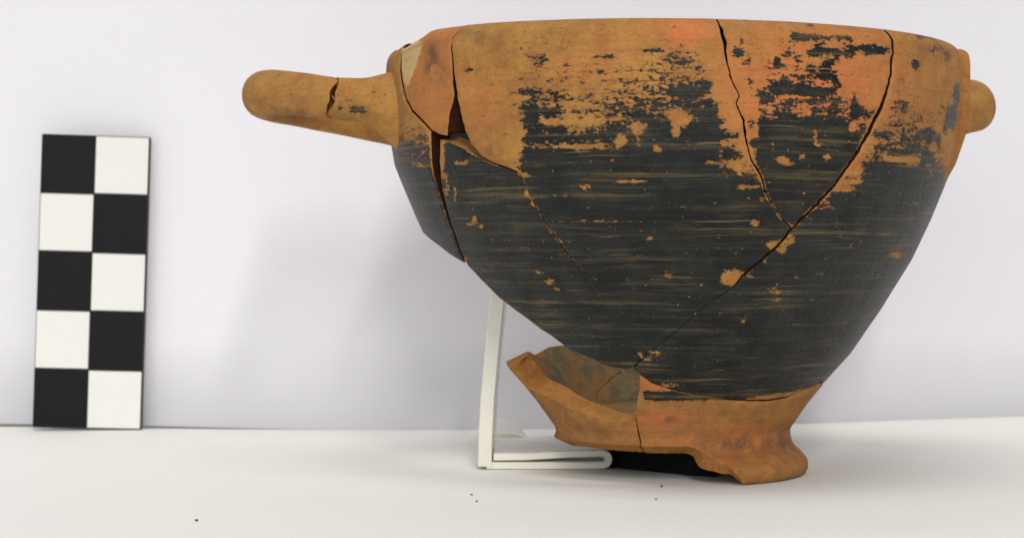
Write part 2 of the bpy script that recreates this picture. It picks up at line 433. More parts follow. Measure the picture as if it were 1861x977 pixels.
def paint(key, V, N, edge):
    px, py = project(V)
    to = V - np.array([0, 0, CAMZ]); to /= np.linalg.norm(to, axis=1)[:, None]
    front = (N * to).sum(1) < 0.02
    yb = np.array(YB[key], float)
    k = np.clip((py - np.interp(px, yb[:, 0], yb[:, 1])) / 33.0, -1.9, 2.0)
    for x, y, rx, ry, w in BLOB[key]:
        k = k + w * np.exp(-np.clip((((px - x) / rx) ** 2 + ((py - y) / ry) ** 2) ** 1.4 * .7, 0, 30))
    if key in 'FE':
        for x, y, rr, w in FLAKE:
            dx = 3 if key == 'F' else -1
            k = k + (w if key == 'F' else w * .3) * np.exp(-np.clip((((px - x - dx) ** 2 + (py - y - dx) ** 2) / rr ** 2), 0, 30))
        lim = np.interp(px, [1150, 1300, 1340, 1380, 1440, 1475, 1490, 1520], [900, 900, 728, 719, 711, 702, 695, 680])
        if key == 'F': k = np.where(py > lim, -1.9, k)
    if key == 'G':
        strip = np.clip((727 - np.interp(px, [1170, 1240, 1320, 1400], [0, -1, 1, 6]) - py) / 3.0, -2, 2)
        strip = np.minimum(strip, np.clip((px - 1171) / 3.0, -2, 2)); strip = np.where(px > 1400, -2, strip)
        strip = np.minimum(strip, np.clip((py - np.interp(px, [1170, 1215, 1240, 1250], [711, 711, 705, 690])) / 2.0, -2, 2))
        k = strip * 1.6
    if key == 'B': k = k * 0 - 2
    if key in 'GH':
        kb = np.full(len(V), -2.0)
    else:
        kb = np.clip((4.0 - V[:, 2]) / .15, -1.9, 1.9)
    if key == 'K': k = kb
    if key in 'ACDEF': k = k - (.5 + 1.7 * np.clip((V[:, 2] - 2.6) / 1.0, 0, 1)) * np.exp(-(edge / .022) ** 2)            # glaze chipped along the breaks
    k = np.where(front, k, kb)
    red = np.zeros(len(V)); pale_lit = np.zeros(len(V)); dirt_shade = np.zeros(len(V))

    def el(a, x, y, rx, ry, w): return a + w * np.exp(-np.clip(((px - x) / rx) ** 2 + ((py - y) / ry) ** 2, 0, 30))
    if key in 'CEF':
        red = el(red, 1470, 170, 190, 120, 1.0); red = el(red, 1240, 60, 55, 30, 1.0); red = el(red, 1060, 110, 70, 40, .4); red = el(red, 870, 190, 60, 60, .5)
    if key in 'GH': red = red + .12; dirt_shade = dirt_shade + (.45 if key == 'H' else .18); red = el(red, 1330, 800, 160, 40, .5); red = el(red, 1200, 760, 50, 20, .6); red = el(red, 1190, 700, 30, 12, 1.2)
    if key == 'B':
        pale_lit = el(pale_lit, 748, 112, 30, 52, 1.0); dirt_shade = el(dirt_shade, 785, 100, 12, 30, 1.1); dirt_shade = el(dirt_shade, 802, 130, 12, 20, .6); dirt_shade = el(dirt_shade, 780, 128, 7, 12, .7); red = red + .5
        pale_lit = np.where(px - 752 > (130 - py) * .35, np.minimum(pale_lit, .1), pale_lit)
    if key == 'A': dirt_shade = el(dirt_shade, 735, 190, 14, 20, .7); dirt_shade = el(dirt_shade, 715, 245, 20, 18, .6)
    if key == 'C': dirt_shade = el(dirt_shade, 890, 258, 22, 30, .5); dirt_shade = el(dirt_shade, 840, 60, 30, 8, .5); dirt_shade = el(dirt_shade, 960, 180, 30, 30, .25)
    if key == 'F': dirt_shade = el(dirt_shade, 1640, 220, 40, 40, .35); dirt_shade = el(dirt_shade, 1700, 90, 40, 20, .4)
    if key in 'GH': dirt_shade = el(dirt_shade, 1340, 806, 75, 14, .9); pale_lit = el(pale_lit, 1400, 838, 55, 13, .42); dirt_shade = el(dirt_shade, 1430, 795, 22, 22, .9); dirt_shade = el(dirt_shade, 1330, 760, 60, 14, .3); dirt_shade = el(dirt_shade, 1218, 762, 10, 6, .8)  # foot: shade of the waist groove and lit lip top painted in
    return np.clip((k + 2) / 4, 0, 1), np.clip(red, 0, 1), np.clip(pale_lit, 0, 1), np.clip(dirt_shade, 0, 1)


def cdt(poly, pts):
    M = len(poly)
    vs = [Vector(p) for p in poly] + [Vector(p) for p in pts]
    ov, oe, of, orig, _, _ = delaunay_2d_cdt(vs, [], [list(range(M))], 1, 1e-6, True)
    P = np.array([(v[0], v[1]) for v in ov])
    back = {}
    for i, o in enumerate(orig):
        for k in o:
            if k < M: back[k] = i
    cen = np.array([P[list(f)].mean(0) for f in of])
    okc = inside(cen, poly)
    tri = []
    for f, keep_it in zip(of, okc):
        if not keep_it: continue                       # every triangle clockwise in the plane = facing out of the cup
        a, b, c = P[f[0]], P[f[1]], P[f[2]]
        ar = (b[0] - a[0]) * (c[1] - a[1]) - (b[1] - a[1]) * (c[0] - a[0])
        tri.append(tuple(f) if ar < 0 else tuple(f[::-1]))
    return P, tri, [back.get(i, -1) for i in range(M)]


def sherd(key, pts, parent, spacing=.035, wall_mat=2, offs=None, bevel=None, name='sherd', inner_mat=3, tilt=0.0, rough=.012):
    poly, wid = to_uv(pts)
    # orientation: counter-clockwise
    A = (poly[:, 0] * np.roll(poly[:, 1], -1) - np.roll(poly[:, 0], -1) * poly[:, 1]).sum()
    if A < 0: poly, wid = poly[::-1], wid[::-1]
    # keep neighbouring points apart
    keep = [0]
    for i in range(1, len(poly)):
        if np.hypot(*(poly[i] - poly[keep[-1]])) > .018: keep.append(i)
    poly, wid = poly[keep], wid[keep]
    rim = poly[:, 1] < 0.004
    t = np.roll(poly, -1, 0) - np.roll(poly, 1, 0)
    nrm = np.c_[t[:, 1], -t[:, 0]]; nrm /= np.linalg.norm(nrm, axis=1)[:, None] + 1e-9     # outward
    rag = (vnoise(poly, 26, 3) * 1.0 + vnoise(poly, 60, 4) * .7) * rough + vnoise(poly, 45, 40 + ord(key)) * .007 * (wid > .9)
    kx = UREF / np.maximum(np.interp(poly[:, 1], SARC, OUTP[:, 0]), 1.0)
    move = -nrm * (wid / 130.0)[:, None] * np.c_[kx, np.ones(len(kx))] + np.c_[rag, rag * .6]
    move[rim, 1] = 0
    poly = poly + move
    poly[:, 1] = np.clip(poly[:, 1], 0, SMAX)
    poly[rim, 1] = 0
    u0, v0 = poly.min(0); u1, v1 = poly.max(0)
    # rows are set closer together round the lip
    vs = np.unique(np.r_[np.array([.006, .016, .03, .05, .075, .105, .14]), np.arange(.17, SMAX, spacing)])
    vs = vs[(vs > v0) & (vs < v1)]
    us = np.arange(u0, u1, spacing)
    g = np.array([(u + (.5 * spacing if j % 2 else 0), v) for j, v in enumerate(vs) for u in us])
    g[:, 0] += rng.uniform(-.2, .2, len(g)) * spacing * (g[:, 1] > .15)
    g = g[inside(g, poly)]
    dB = dist_to(g, poly); ok = (dB > spacing * .45) | ((g[:, 1] < .15) & (dB > .005)); g = g[ok]
    P, Fo, bo = cdt(poly, g)
    dB = dist_to(P, poly, ~rim)
    # inner face: same outline (shifted where the break is slanted), coarser grid
    poly_i = poly.copy()
    if bevel is not None:
        th = poly[:, 0] / UREF; zz = np.interp(poly[:, 1], SARC, OUTP[:, 1])
        sh = bevel(poly[:, 0] / UREF, zz, nrm)
        poly_i = poly + sh; poly_i[:, 1] = np.clip(poly_i[:, 1], 0, SMAX); poly_i[rim, 1] = 0
    sp2 = .11
    vs2 = np.unique(np.r_[np.array([.006, .016, .03, .05, .075, .105, .14]), np.arange(.2, SMAX, sp2)])
    g2 = np.array([(u, v) for v in vs2[(vs2 > v0 - .3) & (vs2 < v1 + .3)] for u in np.arange(u0 - .3, u1 + .3, sp2)])
    g2 = g2[inside(g2, poly_i)]; d2 = dist_to(g2, poly_i); g2 = g2[(d2 > sp2 * .45) | ((g2[:, 1] < .15) & (d2 > .012))]
    Q, Fi, bi = cdt(poly_i, g2)

    def place(U, side, dist):
        th, s = U[:, 0] / UREF, U[:, 1]
        o = np.zeros(len(U))
        if offs is not None: o = o + offs(th, np.interp(s, SARC, OUTP[:, 1]))
        o = o + .012 * vnoise(U, 1.6, 11) + .004 * vnoise(U, 6, 12)           # hand-made unevenness
        o = o + tilt * (U[:, 0] - u0) / (u1 - u0 + 1e-6)
        if side > 0: o = o - .013 * np.clip(1 - dist / .03, 0, 1) ** 2
        return surf(th, s, side, o)
    VO = place(P, 1, dB); VI = place(Q, -1, None)
    nO, nI = len(VO), len(VI)
    M = len(poly)
    mid = []
    for i in range(M):
        a, b = VO[bo[i]], VI[bi[i]]
        mid.append((a + b) / 2)
    mid = np.array(mid)
    jit = -np.abs(vnoise(poly, 30, 21)[:, None] * .03 + rng.normal(0, .008, (M, 1))) * (~rim[:, None])
    th = poly[:, 0] / UREF
    mid = mid + jit * np.c_[-np.sin(th) * nrm[:, 0] * 1, np.cos(th) * nrm[:, 0], -nrm[:, 1]]
    verts = np.vstack([VO, VI, mid])
    faces = [tuple(f) for f in Fo] + [tuple(nO + k for k in f[::-1]) for f in Fi]
    mi = [0] * len(Fo) + [inner_mat] * len(Fi)
    sharp = set()
    for i in range(M):
        j = (i + 1) % M
        if -1 in (bo[i], bo[j], bi[i], bi[j]): continue
        a, b, c, d, e, f = bo[i], bo[j], nO + bi[i], nO + bi[j], nO + nI + i, nO + nI + j
        faces += [(b, a, e, f), (f, e, c, d)]
        lip = rim[i] and rim[j]
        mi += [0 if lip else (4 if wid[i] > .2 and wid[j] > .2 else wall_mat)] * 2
        if not lip:
            sharp.add((min(a, b), max(a, b))); sharp.add((min(c, d), max(c, d)))
    me = mesh_of(name, verts, faces)
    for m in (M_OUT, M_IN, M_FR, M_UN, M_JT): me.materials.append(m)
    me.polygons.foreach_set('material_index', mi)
    me.validate()
    ed = np.zeros(len(me.edges) * 2, np.int32); me.edges.foreach_get('vertices', ed); ed = ed.reshape(-1, 2)
    sh = [(min(a, b), max(a, b)) in sharp for a, b in ed.tolist()]
    at = me.attributes.new('sharp_edge', 'BOOLEAN', 'EDGE'); at.data.foreach_set('value', sh)
    # painted attributes and surface coordinates
    nv = len(me.vertices)
    s_all = np.r_[P[:, 1], Q[:, 1], poly[:, 1]]; u_all = np.r_[P[:, 0], Q[:, 0], poly[:, 0]]
    tt = P[:, 0] / UREF
    nr, nz = np.interp(P[:, 1], SARC, NORM[:, 0]), np.interp(P[:, 1], SARC, NORM[:, 1])
    Nn = np.c_[nr * np.cos(tt), nr * np.sin(tt), nz]
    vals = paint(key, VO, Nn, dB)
    for nm, v in zip(('glaze', 'red', 'pale_lit', 'dirt_shade'), vals):
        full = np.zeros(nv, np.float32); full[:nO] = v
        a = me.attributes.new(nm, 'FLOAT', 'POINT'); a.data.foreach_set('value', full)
    uvl = me.uv_layers.new(name='surf')
    li = np.zeros(len(me.loops), np.int32); me.loops.foreach_get('vertex_index', li)
    uvl.data.foreach_set('uv', np.c_[u_all[li], s_all[li]].astype(np.float32).ravel())
    o = put(name, me, parent)
    return o


# ------------------------------------------------------------------ outlines of the sherds (traced once; x, y, half gap)
AB = [(727, 89, 1.6), (726, 108, 1.6), (726, 130, 1.7), (729, 150, 1.8), (732, 168, 1.6), (738, 186, 2.2), (748, 205, 2.6), (765, 222, 2.2), (783, 241, 2)]
R1 = [(1301, 30, 2.16), (1306, 47, 1.80), (1312, 60, 3.20), (1317, 80, 3.68), (1319, 100, 2.59), (1322, 120, 1.73), (1328, 140, 1.44), (1335, 158, 1.44), (1343, 171, 1.15), (1344, 178, 1.08), (1339, 190, 1.01), (1345, 205, 1.30), (1352, 220, 2.16), (1355, 245, 2.16), (1360, 270, 1.44), (1365, 290, 1.58), (1375, 305, 1.87), (1385, 325, 1.58), (1390, 345, 1.44), (1398, 362, 0.94), (1415, 390, 0.50), (1440, 415, 0.43)]
D0 = [(1616, 50, 3), (1623, 75, 2.6), (1624, 95, 2.6), (1620, 115, 3), (1620, 135, 2.6), (1616, 155, 2.8), (1608, 180, 3.6), (1600, 200, 4.4), (1591, 217, 4.4), (1580, 240, 3.8), (1566, 265, 3.6), (1554, 285, 3.6),
      (1535, 312, 3.2), (1510, 345, 3), (1485, 372, 2.8), (1460, 397, 3.0), (1440, 415, 3)]
D1 = [(1440, 415, 3), (1420, 440, 3.2), (1400, 460, 3), (1375, 481, 2.6), (1350, 501, 2.4), (1333, 522, 1.2), (1310, 538, .35), (1280, 560, .3), (1250, 585, .3), (1215, 614, .3), (1190, 634, .4), (1165, 653, .5)]
D2 = [(1165, 653, 1.0), (1150, 671, 1.0)]
L1 = [(940, 313, 2), (948, 324, 1.8), (960, 350, 1.8), (968, 366, 1.8), (976, 381, 2), (990, 402, 1.8), (1005, 425, 1.7), (1020, 448, 1.8), (1035, 468, 1.6), (1052, 491, .9), (1075, 525, .3), (1100, 560, .25), (1125, 595, .25), (1148, 630, .3), (1165, 653, .5)]
J = [(1150, 671, .2), (1162, 681, .16), (1185, 697, .16), (1205, 704, .16), (1232, 712, .14), (1260, 718, .14), (1300, 724, .16), (1338, 727, .3), (1365, 728, 1.3), (1400, 727, 1.5), (1425, 723, .9), (1440, 718, .16), (1475, 703, .14), (1488, 697, .14)]
JB = [('t', 10, 1.22, .15), ('t', 50, 1.25, .15), ('t', 90, 1.2, .15)]

cup = bpy.data.objects.new('clay_cup', None); sc.collection.objects.link(cup)
tag(cup, 'broken clay drinking cup with worn black paint, pieced together from sherds', 'cup')

# left sherd that carries the long handle
sherd('A', AB + [(783, 262, 1), (784, 290, 1), (788, 320, 1), (797, 350, .6), (806, 380, .6), (816, 410, .5), (827, 440, .5), (838, 468, .5), (843, 479, 0),
                 (815, 462, 0), (800, 450, 0), (780, 435, 0), (766, 421, 0), (757, 412, 0), ('t', -184, 3.42), ('t', -195, 3.35), ('t', -206, 3.3), ('t', -206, 5.92), ('t', -176, 5.92), (722, 70, 2)], cup,
      offs=lambda th, z: .0 * z - .03 * np.clip((z - 5.5) / .4, 0, 1) * (th > -3.0))
# small rim sherd, chipped
BR = [(834, 40, .5), (829, 64, .8), (822, 80, .8), (818, 98, .5), (820, 120, .6), (821, 140, .6), (822, 160, .6), (823, 180, .5), (820, 198, .5), (815, 214, .5), (813, 232, .5), (812, 250, .5)]


def bev_b(th, z, n):
    w = np.clip((5.05 - z) / .25, 0, 1) * (n[:, 0] > .5)
    return np.c_[.13 * w, 0 * w]


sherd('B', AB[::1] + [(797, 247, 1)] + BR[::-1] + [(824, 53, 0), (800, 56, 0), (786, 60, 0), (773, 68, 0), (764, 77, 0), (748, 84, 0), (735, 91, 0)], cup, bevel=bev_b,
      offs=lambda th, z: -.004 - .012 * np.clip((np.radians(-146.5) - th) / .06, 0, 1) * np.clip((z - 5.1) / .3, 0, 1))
# large rim sherd in the middle
CL = [(838, 40, 1.0), (829, 70, .7), (823, 85, .8), (821, 100, 1.0), (824, 120, .9), (825, 140, .6), (829, 165, .5), (833, 188, .5), (838, 215, 1), (845, 240, 1), (857, 263, 1), (875, 284, 1), (900, 297, 1), (925, 306, 1.2)]
sherd('C', [(1200, 20, 0), (1000, 20, 0)] + CL + L1 + D1[::-1][1:] + R1[::-1][1:], cup, offs=lambda th, z: .016 * np.clip((np.radians(-118) - th) / .2, 0, 1))
# lower left sherd over the missing side
DT = [(798, 256, 0), (815, 261, 0), (840, 271, 0), (858, 281, 0), (878, 294, 0), (903, 301, .5), (925, 306, 1.5)]
DB = [(1150, 671, 1), (1140, 672, 0), (1115, 669, 0), (1095, 664, 0), (1075, 653, 0), (1055, 646, 0), (1035, 638, 0), (1000, 611, 0), (982, 600, 0), (960, 583, 0), (940, 569, 0), (905, 543, 0), (870, 508, 0), (847, 483, 0)]
DL = [(847, 483, 0), (840, 468, 0), (829, 440, 0), (819, 410, 0), (810, 380, 0), (803, 348, 0), (799, 320, 0), (797, 290, 0), (797, 256, 0)]


def bev_d(th, z, n):
    w = (n[:, 0] < -.6) * np.clip((z - 2.6) / 1.0, 0, 1) * .03
    up = np.clip((n[:, 1] * -1 - .3) / .4, 0, 1) * (z > 3.6)
    return np.c_[-w, 0 * up]


sherd('D', DT[:-1] + L1 + D2 + DB[1:] + DL[1:-1], cup, bevel=bev_d, offs=lambda th, z: -.01 + 0 * z)
# triangular rim sherd
sherd('E', R1 + D0[::-1][1:] + [(1500, 20, 0), (1400, 20, 0)], cup, offs=lambda th, z: -.006 + 0 * z)
# large right sherd
FR_ = [(1494, 692, .15), ('t', -16, 1.25, .15), ('t', -15.5, 2.5, .3), ('t', -15.5, 4.2, .4), ('t', -16, 5.0, 1.2), ('t', -16.5, 5.92, 1.5), (1700, 30, 0), (1660, 20, 0)]
sherd('F', D0[:-1] + D1[:-1] + D2 + J[1:-1] + FR_, cup)
# back of the cup, set slightly proud of its neighbour
sherd('K', [('t', -15.5, 5.80, .15), ('t', -16, 5.0, .15), ('t', -15.5, 4.2, .15), ('t', -15.5, 2.5, .15), ('t', -16, 1.25, .15)] + JB + [('t', 97, 1.9), ('t', 104, 2.6), ('t', 128, 3.0), ('t', 153.5, 3.3), ('t', 153.5, 5.92), ('t', 70, 5.92), ('t', -8, 5.92)], cup,
      spacing=.06, offs=lambda th, z: .10 * np.clip((z - 4.1) / .6, 0, 1) * np.clip((.75 - th) / .5, 0, 1))

# foot and base: right piece with the surviving arc of the foot
GW = [(1166, 684, .5), (1163, 700, .5), (1159, 720, .5), (1156, 742, .5), (1157, 766, 1.0), (1160, 785, 1.6), (1163, 800, 1.6), (1165, 810, 1.6)]
GB = [(1165, 810, 0), (1200, 811, 0), (1240, 811, 0), (1258, 812, 0), (1268, 816, 0), (1280, 825, 0), (1297, 836, 0), (1315, 848, 0), (1333, 860, 0), (1342, 868, 0), ('t', -64, 0.0)]
def bev_g(th, z, n):
    dn = np.clip((n[:, 1] - .2) / .4, 0, 1) * (z < .66) * (th < -.6)
    lf = np.clip((-n[:, 0] - .2) / .4, 0, 1) * (z < .56) * (th < -.6)
    return np.c_[-.05 * lf, .045 * dn * np.clip((z - .1) / .2, 0, 1)]


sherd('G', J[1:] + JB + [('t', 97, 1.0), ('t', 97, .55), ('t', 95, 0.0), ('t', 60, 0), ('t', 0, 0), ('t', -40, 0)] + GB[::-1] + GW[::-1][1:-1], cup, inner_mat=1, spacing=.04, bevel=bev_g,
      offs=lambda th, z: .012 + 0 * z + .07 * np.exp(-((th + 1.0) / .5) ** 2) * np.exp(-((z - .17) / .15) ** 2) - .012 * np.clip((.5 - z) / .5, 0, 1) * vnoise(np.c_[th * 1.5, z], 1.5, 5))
# left piece of the base, its wall broken away in front
HF = [(1156, 766, 1.2), (1148, 763, 0), (1130, 770, 0), (1110, 768, 0), (1090, 762, 0), (1060, 751, 0), (1035, 742, 0), (1010, 730, 0), (985, 717, 0), (962, 708, 0), (942, 694, 0), (925, 679, 0)]
HB = [(1164, 809, .4), (1163, 800, 1.6), (1160, 785, 1.6), (1157, 766, 1.0)]


def bev_h(th, z, n):
    up = (n[:, 1] < -.35) * (z > .7)
    dn = (n[:, 1] > .35) * (z < .7)
    return np.c_[0 * up, .09 * up + .04 * dn]


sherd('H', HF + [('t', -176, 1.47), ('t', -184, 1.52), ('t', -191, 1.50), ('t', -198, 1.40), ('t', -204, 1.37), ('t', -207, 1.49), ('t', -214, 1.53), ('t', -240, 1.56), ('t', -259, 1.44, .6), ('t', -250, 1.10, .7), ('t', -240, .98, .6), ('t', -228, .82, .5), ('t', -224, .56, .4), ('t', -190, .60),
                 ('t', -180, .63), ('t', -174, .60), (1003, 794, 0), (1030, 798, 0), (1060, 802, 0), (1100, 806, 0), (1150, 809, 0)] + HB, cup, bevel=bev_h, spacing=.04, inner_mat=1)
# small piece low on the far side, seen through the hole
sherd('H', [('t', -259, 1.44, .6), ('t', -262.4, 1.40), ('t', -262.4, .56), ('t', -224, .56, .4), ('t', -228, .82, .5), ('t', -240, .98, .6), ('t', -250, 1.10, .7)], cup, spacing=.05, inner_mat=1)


# bowl floor joining the base pieces
def lens(name, R, ztop, zbot, parent, mats, n=72, rings=18):
    v, f, mi = [], [], []
    for side in (0, 1):
        for i in range(rings + 1):
            r = R * i / rings
            for j in range(n):
                a = 2 * math.pi * j / n
                z = (ztop + .14 * (r / R) ** 2.2 + .012 * math.sin(5 * a + r * 4) * (r / R)) if side == 0 else zbot - .05 * (r / R) ** 2
                v.append((AX + r * math.cos(a), AY + r * math.sin(a), z))
    o1 = (rings + 1) * n
    for i in range(rings):
        for j in range(n):
            k = (j + 1) % n
            f.append((i * n + j, (i + 1) * n + j, (i + 1) * n + k, i * n + k)); mi.append(0)
            f.append((o1 + i * n + k, o1 + (i + 1) * n + k, o1 + (i + 1) * n + j, o1 + i * n + j)); mi.append(1)
    for j in range(n):
        k = (j + 1) % n
        f.append((rings * n + j, o1 + rings * n + j, o1 + rings * n + k, rings * n + k)); mi.append(1)
    me = mesh_of(name, v, f); o = put(name, me, parent, mats); me.polygons.foreach_set('material_index', mi)
    return o


lens('bowl_floor', 1.50, .74, .58, cup, (M_IN, M_UN))


# ------------------------------------------------------------------ handles
def catmull(P, n):
    P = np.array(P, float); Q = np.vstack([2 * P[0] - P[1], P, 2 * P[-1] - P[-2]]); out = []
    for i in range(1, len(Q) - 2):
        for t in np.arange(n) / n:
            a, b, c, d = Q[i - 1], Q[i], Q[i + 1], Q[i + 2]
            out.append(.5 * ((2 * b) + (c - a) * t + (2 * a - 5 * b + 4 * c - d) * t * t + (3 * b - a - 3 * c + d) * t ** 3))
    out.append(P[-1]); return np.array(out)


def handle(name, path, parent, seed=1, cut0=None, cut1=None, n=26):
    """path rows: x, y, z, radius across, radius up (cup-axis coordinates); jagged broken ends where cut0 / cut1"""
    C = catmull(path, 16); m = len(C); v, f = [], []
    r = np.random.default_rng(seed)
    for i in range(m):
        t = C[min(i + 1, m - 1), :3] - C[max(i - 1, 0), :3]; t /= np.linalg.norm(t)
        up = np.array([0, 0, 1.0]); sd = np.cross(t, up); sd /= np.linalg.norm(sd); u2 = np.cross(sd, t)
        for j in range(n):
            a = 2 * math.pi * j / n
            wob = 1 + .012 * math.sin(i * .13 + a + seed) + .006 * math.sin(i * .3 + 2 * a)
            p = C[i, :3] + sd * math.cos(a) * C[i, 3] * wob + u2 * math.sin(a) * C[i, 4] * wob
            if (i == 0 and cut0) or (i == m - 1 and cut1):
                p = p + t * (.05 * math.sin(a * 2 + seed * .0) + .03 * math.sin(a * 5))
            v.append((AX + p[0], AY + p[1], p[2]))
    for i in range(m - 1):
        for j in range(n):
            k = (j + 1) % n; f.append((i * n + j, i * n + k, (i + 1) * n + k, (i + 1) * n + j))
    mi = [0] * len(f)
    # slightly domed end faces, sharp all round
    for e, i in ((0, 0), (1, m - 1)):
        b = len(v); c = np.mean(v[i * n:(i + 1) * n], axis=0); v.append(tuple(c))
        for j in range(n):
            k = (j + 1) % n; q = (i * n + k, i * n + j, b) if e == 0 else (i * n + j, i * n + k, b)
            f.append(q); mi.append(1)
    me = mesh_of(name, v, f); o = put(name, me, parent, (M_OUT, M_FR)); me.polygons.foreach_set('material_index', mi)
    ring = {(min(i * n + j, i * n + (j + 1) % n), max(i * n + j, i * n + (j + 1) % n)) for i in (0, m - 1) for j in range(n)}
    ed = np.zeros(len(me.edges) * 2, np.int32); me.edges.foreach_get('vertices', ed)
    me.attributes.new('sharp_edge', 'BOOLEAN', 'EDGE').data.foreach_set('value', [(min(a, b), max(a, b)) in ring for a, b in ed.reshape(-1, 2).tolist()])
    V = np.array(v); px, py = project(V)
    gl = np.full(len(V), .02); dirt_shade = np.zeros(len(V))
    front = V[:, 1] < AY + .3
    for x, y, rx, ry in ((642, 197, 9, 7), (658, 199, 9, 6), (678, 166, 7, 5), (617, 193, 5, 5)):
        gl += .95 * np.exp(-np.clip(((px - x) / rx) ** 2 + ((py - y) / ry) ** 2, 0, 30)) * front
    dirt_shade += .6 * np.exp(-np.clip(((px - 540) / 60) ** 2 + ((py - 215) / 14) ** 2, 0, 30)) + .35 * np.exp(-np.clip(((px - 530) / 40) ** 2 + ((py - 180) / 22) ** 2, 0, 30))
    for nm, w in (('glaze', np.clip(gl, 0, 1)), ('dirt_shade', np.clip(dirt_shade, 0, 1))):
        me.attributes.new(nm, 'FLOAT', 'POINT').data.foreach_set('value', w.astype(np.float32))
    uvl = me.uv_layers.new(name='surf')
    li = np.zeros(len(me.loops), np.int32); me.loops.foreach_get('vertex_index', li)
    uvl.data.foreach_set('uv', np.c_[V[li, 0], V[li, 2]].astype(np.float32).ravel())
    return o


loop = [(p[0] + .09 * max(0, -p[0] - 4.71) / 1.15,) + p[1:] for p in [(-4.71, -.98, 5.19, .27, .285), (-5.1, -.97, 5.23, .28, .295), (-5.5, -.80, 5.27, .29, .305), (-5.78, -.40, 5.30, .29, .31), (-5.86, .15, 5.28, .29, .31), (-5.72, .7, 5.24, .29, .30),
        (-5.3, 1.12, 5.18, .28, .29), (-4.7, 1.30, 5.08, .28, .29), (-4.1, 1.30, 4.98, .30, .32), (-3.72, 1.25, 4.92, .33, .36)]]
h1 = handle('handle', loop, cup, 2, cut0=True)
stub = [(-3.66, -.86, 5.06, .46, .62), (-3.85, -.89, 5.09, .42, .52), (-4.05, -.92, 5.12, .34, .40), (-4.3, -.95, 5.15, .29, .315), (-4.66, -.98, 5.18, .27, .285)]
handle('handle_root', stub, h1, 2, cut1=True)
c30, s30 = math.cos(math.radians(27)), math.sin(math.radians(27))


def rot(p): return (p[0] * c30 - p[1] * s30, p[0] * s30 + p[1] * c30) + tuple(p[2:])


handle('handle', [rot((p[0] - .84 * max(0, (p[0] - 3.7) / 2.0), p[1], p[2] - .07) + p[3:]) for p in [(3.7, -1.3, 5.10, .34, .40), (4.4, -1.3, 5.18, .3, .34), (5.1, -1.12, 5.27, .3, .36), (5.55, -.62, 5.33, .3, .39), (5.70, 0, 5.34, .3, .40), (5.55, .62, 5.33, .3, .38), (5.1, 1.12, 5.27, .3, .34), (4.4, 1.3, 5.18, .3, .32), (3.7, 1.3, 5.10, .34, .4)]], cup, 5)

# ------------------------------------------------------------------ clear plastic stand under the cup
def mat_plastic():
    N = Nodes('milky_plastic')
    P = pos_cm(N)
    n = N.noise(P, 3, 3)
    N.set(N.b.inputs['Base Color'], N.mix(n, (0.90, 0.88, 0.75, 1), (0.95, 0.94, 0.86, 1)))
    N.b.inputs['Roughness'].default_value = 0.16
    N.b.inputs['Transmission Weight'].default_value = 0.18
    N.b.inputs['IOR'].default_value = 1.45
    return N.m


M_PL = mat_plastic()


def strip(name, line, y0, y1, thick, parent, mats, skew=0.0, bev=.02):
    """bent sheet: centre line in x-z, swept along y"""
    L = np.array(line, float)
    d = np.gradient(L, axis=0); d /= np.linalg.norm(d, axis=1)[:, None]; nn = np.c_[-d[:, 1], d[:, 0]]
    a, b = L + nn * thick / 2, L - nn * thick / 2
    ring = np.vstack([a, b[::-1]]); n = len(ring); v, f = [], []
    ysteps = [(y0, .012), (y0 + bev, 0), (y1 - bev, 0), (y1, .012)]
    for y, shrink in ysteps:
        c = np.vstack([L, L[::-1]])
        for p, q in zip(ring, c):
            w = p + (q - p) * (shrink / (thick / 2))
            v.append((w[0] + skew * (y - y0), y, w[1]))
    for k in range(len(ysteps) - 1):
        for i in range(n):
            j = (i + 1) % n; f.append((k * n + i, k * n + j, (k + 1) * n + j, (k + 1) * n + i))
    m = len(L); e = (len(ysteps) - 1) * n
    for i in range(m - 1):
        f.append((i, n - 1 - i, n - 2 - i, i + 1)); f.append((e + i + 1, e + n - 2 - i, e + n - 1 - i, e + i))
    me = mesh_of(name, v, f, smooth=False); return put(name, me, parent, mats)


def xa(px, Y): return (px - CX) / F * Y
def za(py, Y): return CAMZ + (HY - py) / F * Y


stand = bpy.data.objects.new('plastic_stand', None); sc.collection.objects.link(stand)
tag(stand, 'milky clear bent plastic stand propping up the broken left side of the cup', 'stand')
YS = 28.45
xl, xr = xa(884, YS), xa(1096, YS)
arc = [(xr + .085 * math.sin(a), .15 - .085 * math.cos(a)) for a in np.linspace(0, math.pi, 9)]
hair = [(xl, .058), (xl + .6, .058), (xr - .3, .060)] + [(x, z) for x, z in arc] + [(xr - .5, .222), (xl + .55, .185), (xl + .1, .18)]
strip('base_plate', hair, YS, YS + 2.3, .105, stand, (M_PL,))
up = [(xa(881, YS), .05), (xa(882, YS), .4), (xa(886, YS), 1.0), (xa(893, YS), 1.6), (xa(900, YS), 2.1), (xa(907, YS), 2.7), (xa(911, YS), 3.1)]
strip('upright', up, YS - .02, YS + 2.0, .20, stand, (M_PL,), skew=.02)
YR = 30.95
tab = [(xa(880, YR), za(795, YR)), (xa(905, YR), za(793, YR)), (xa(930, YR), za(794, YR)), (xa(948, YR), za(799, YR)), (xa(957, YR), za(806, YR))]
strip('rear_tab', tab, YR, YR + 2.4, .13, stand, (M_PL,), skew=-.05)


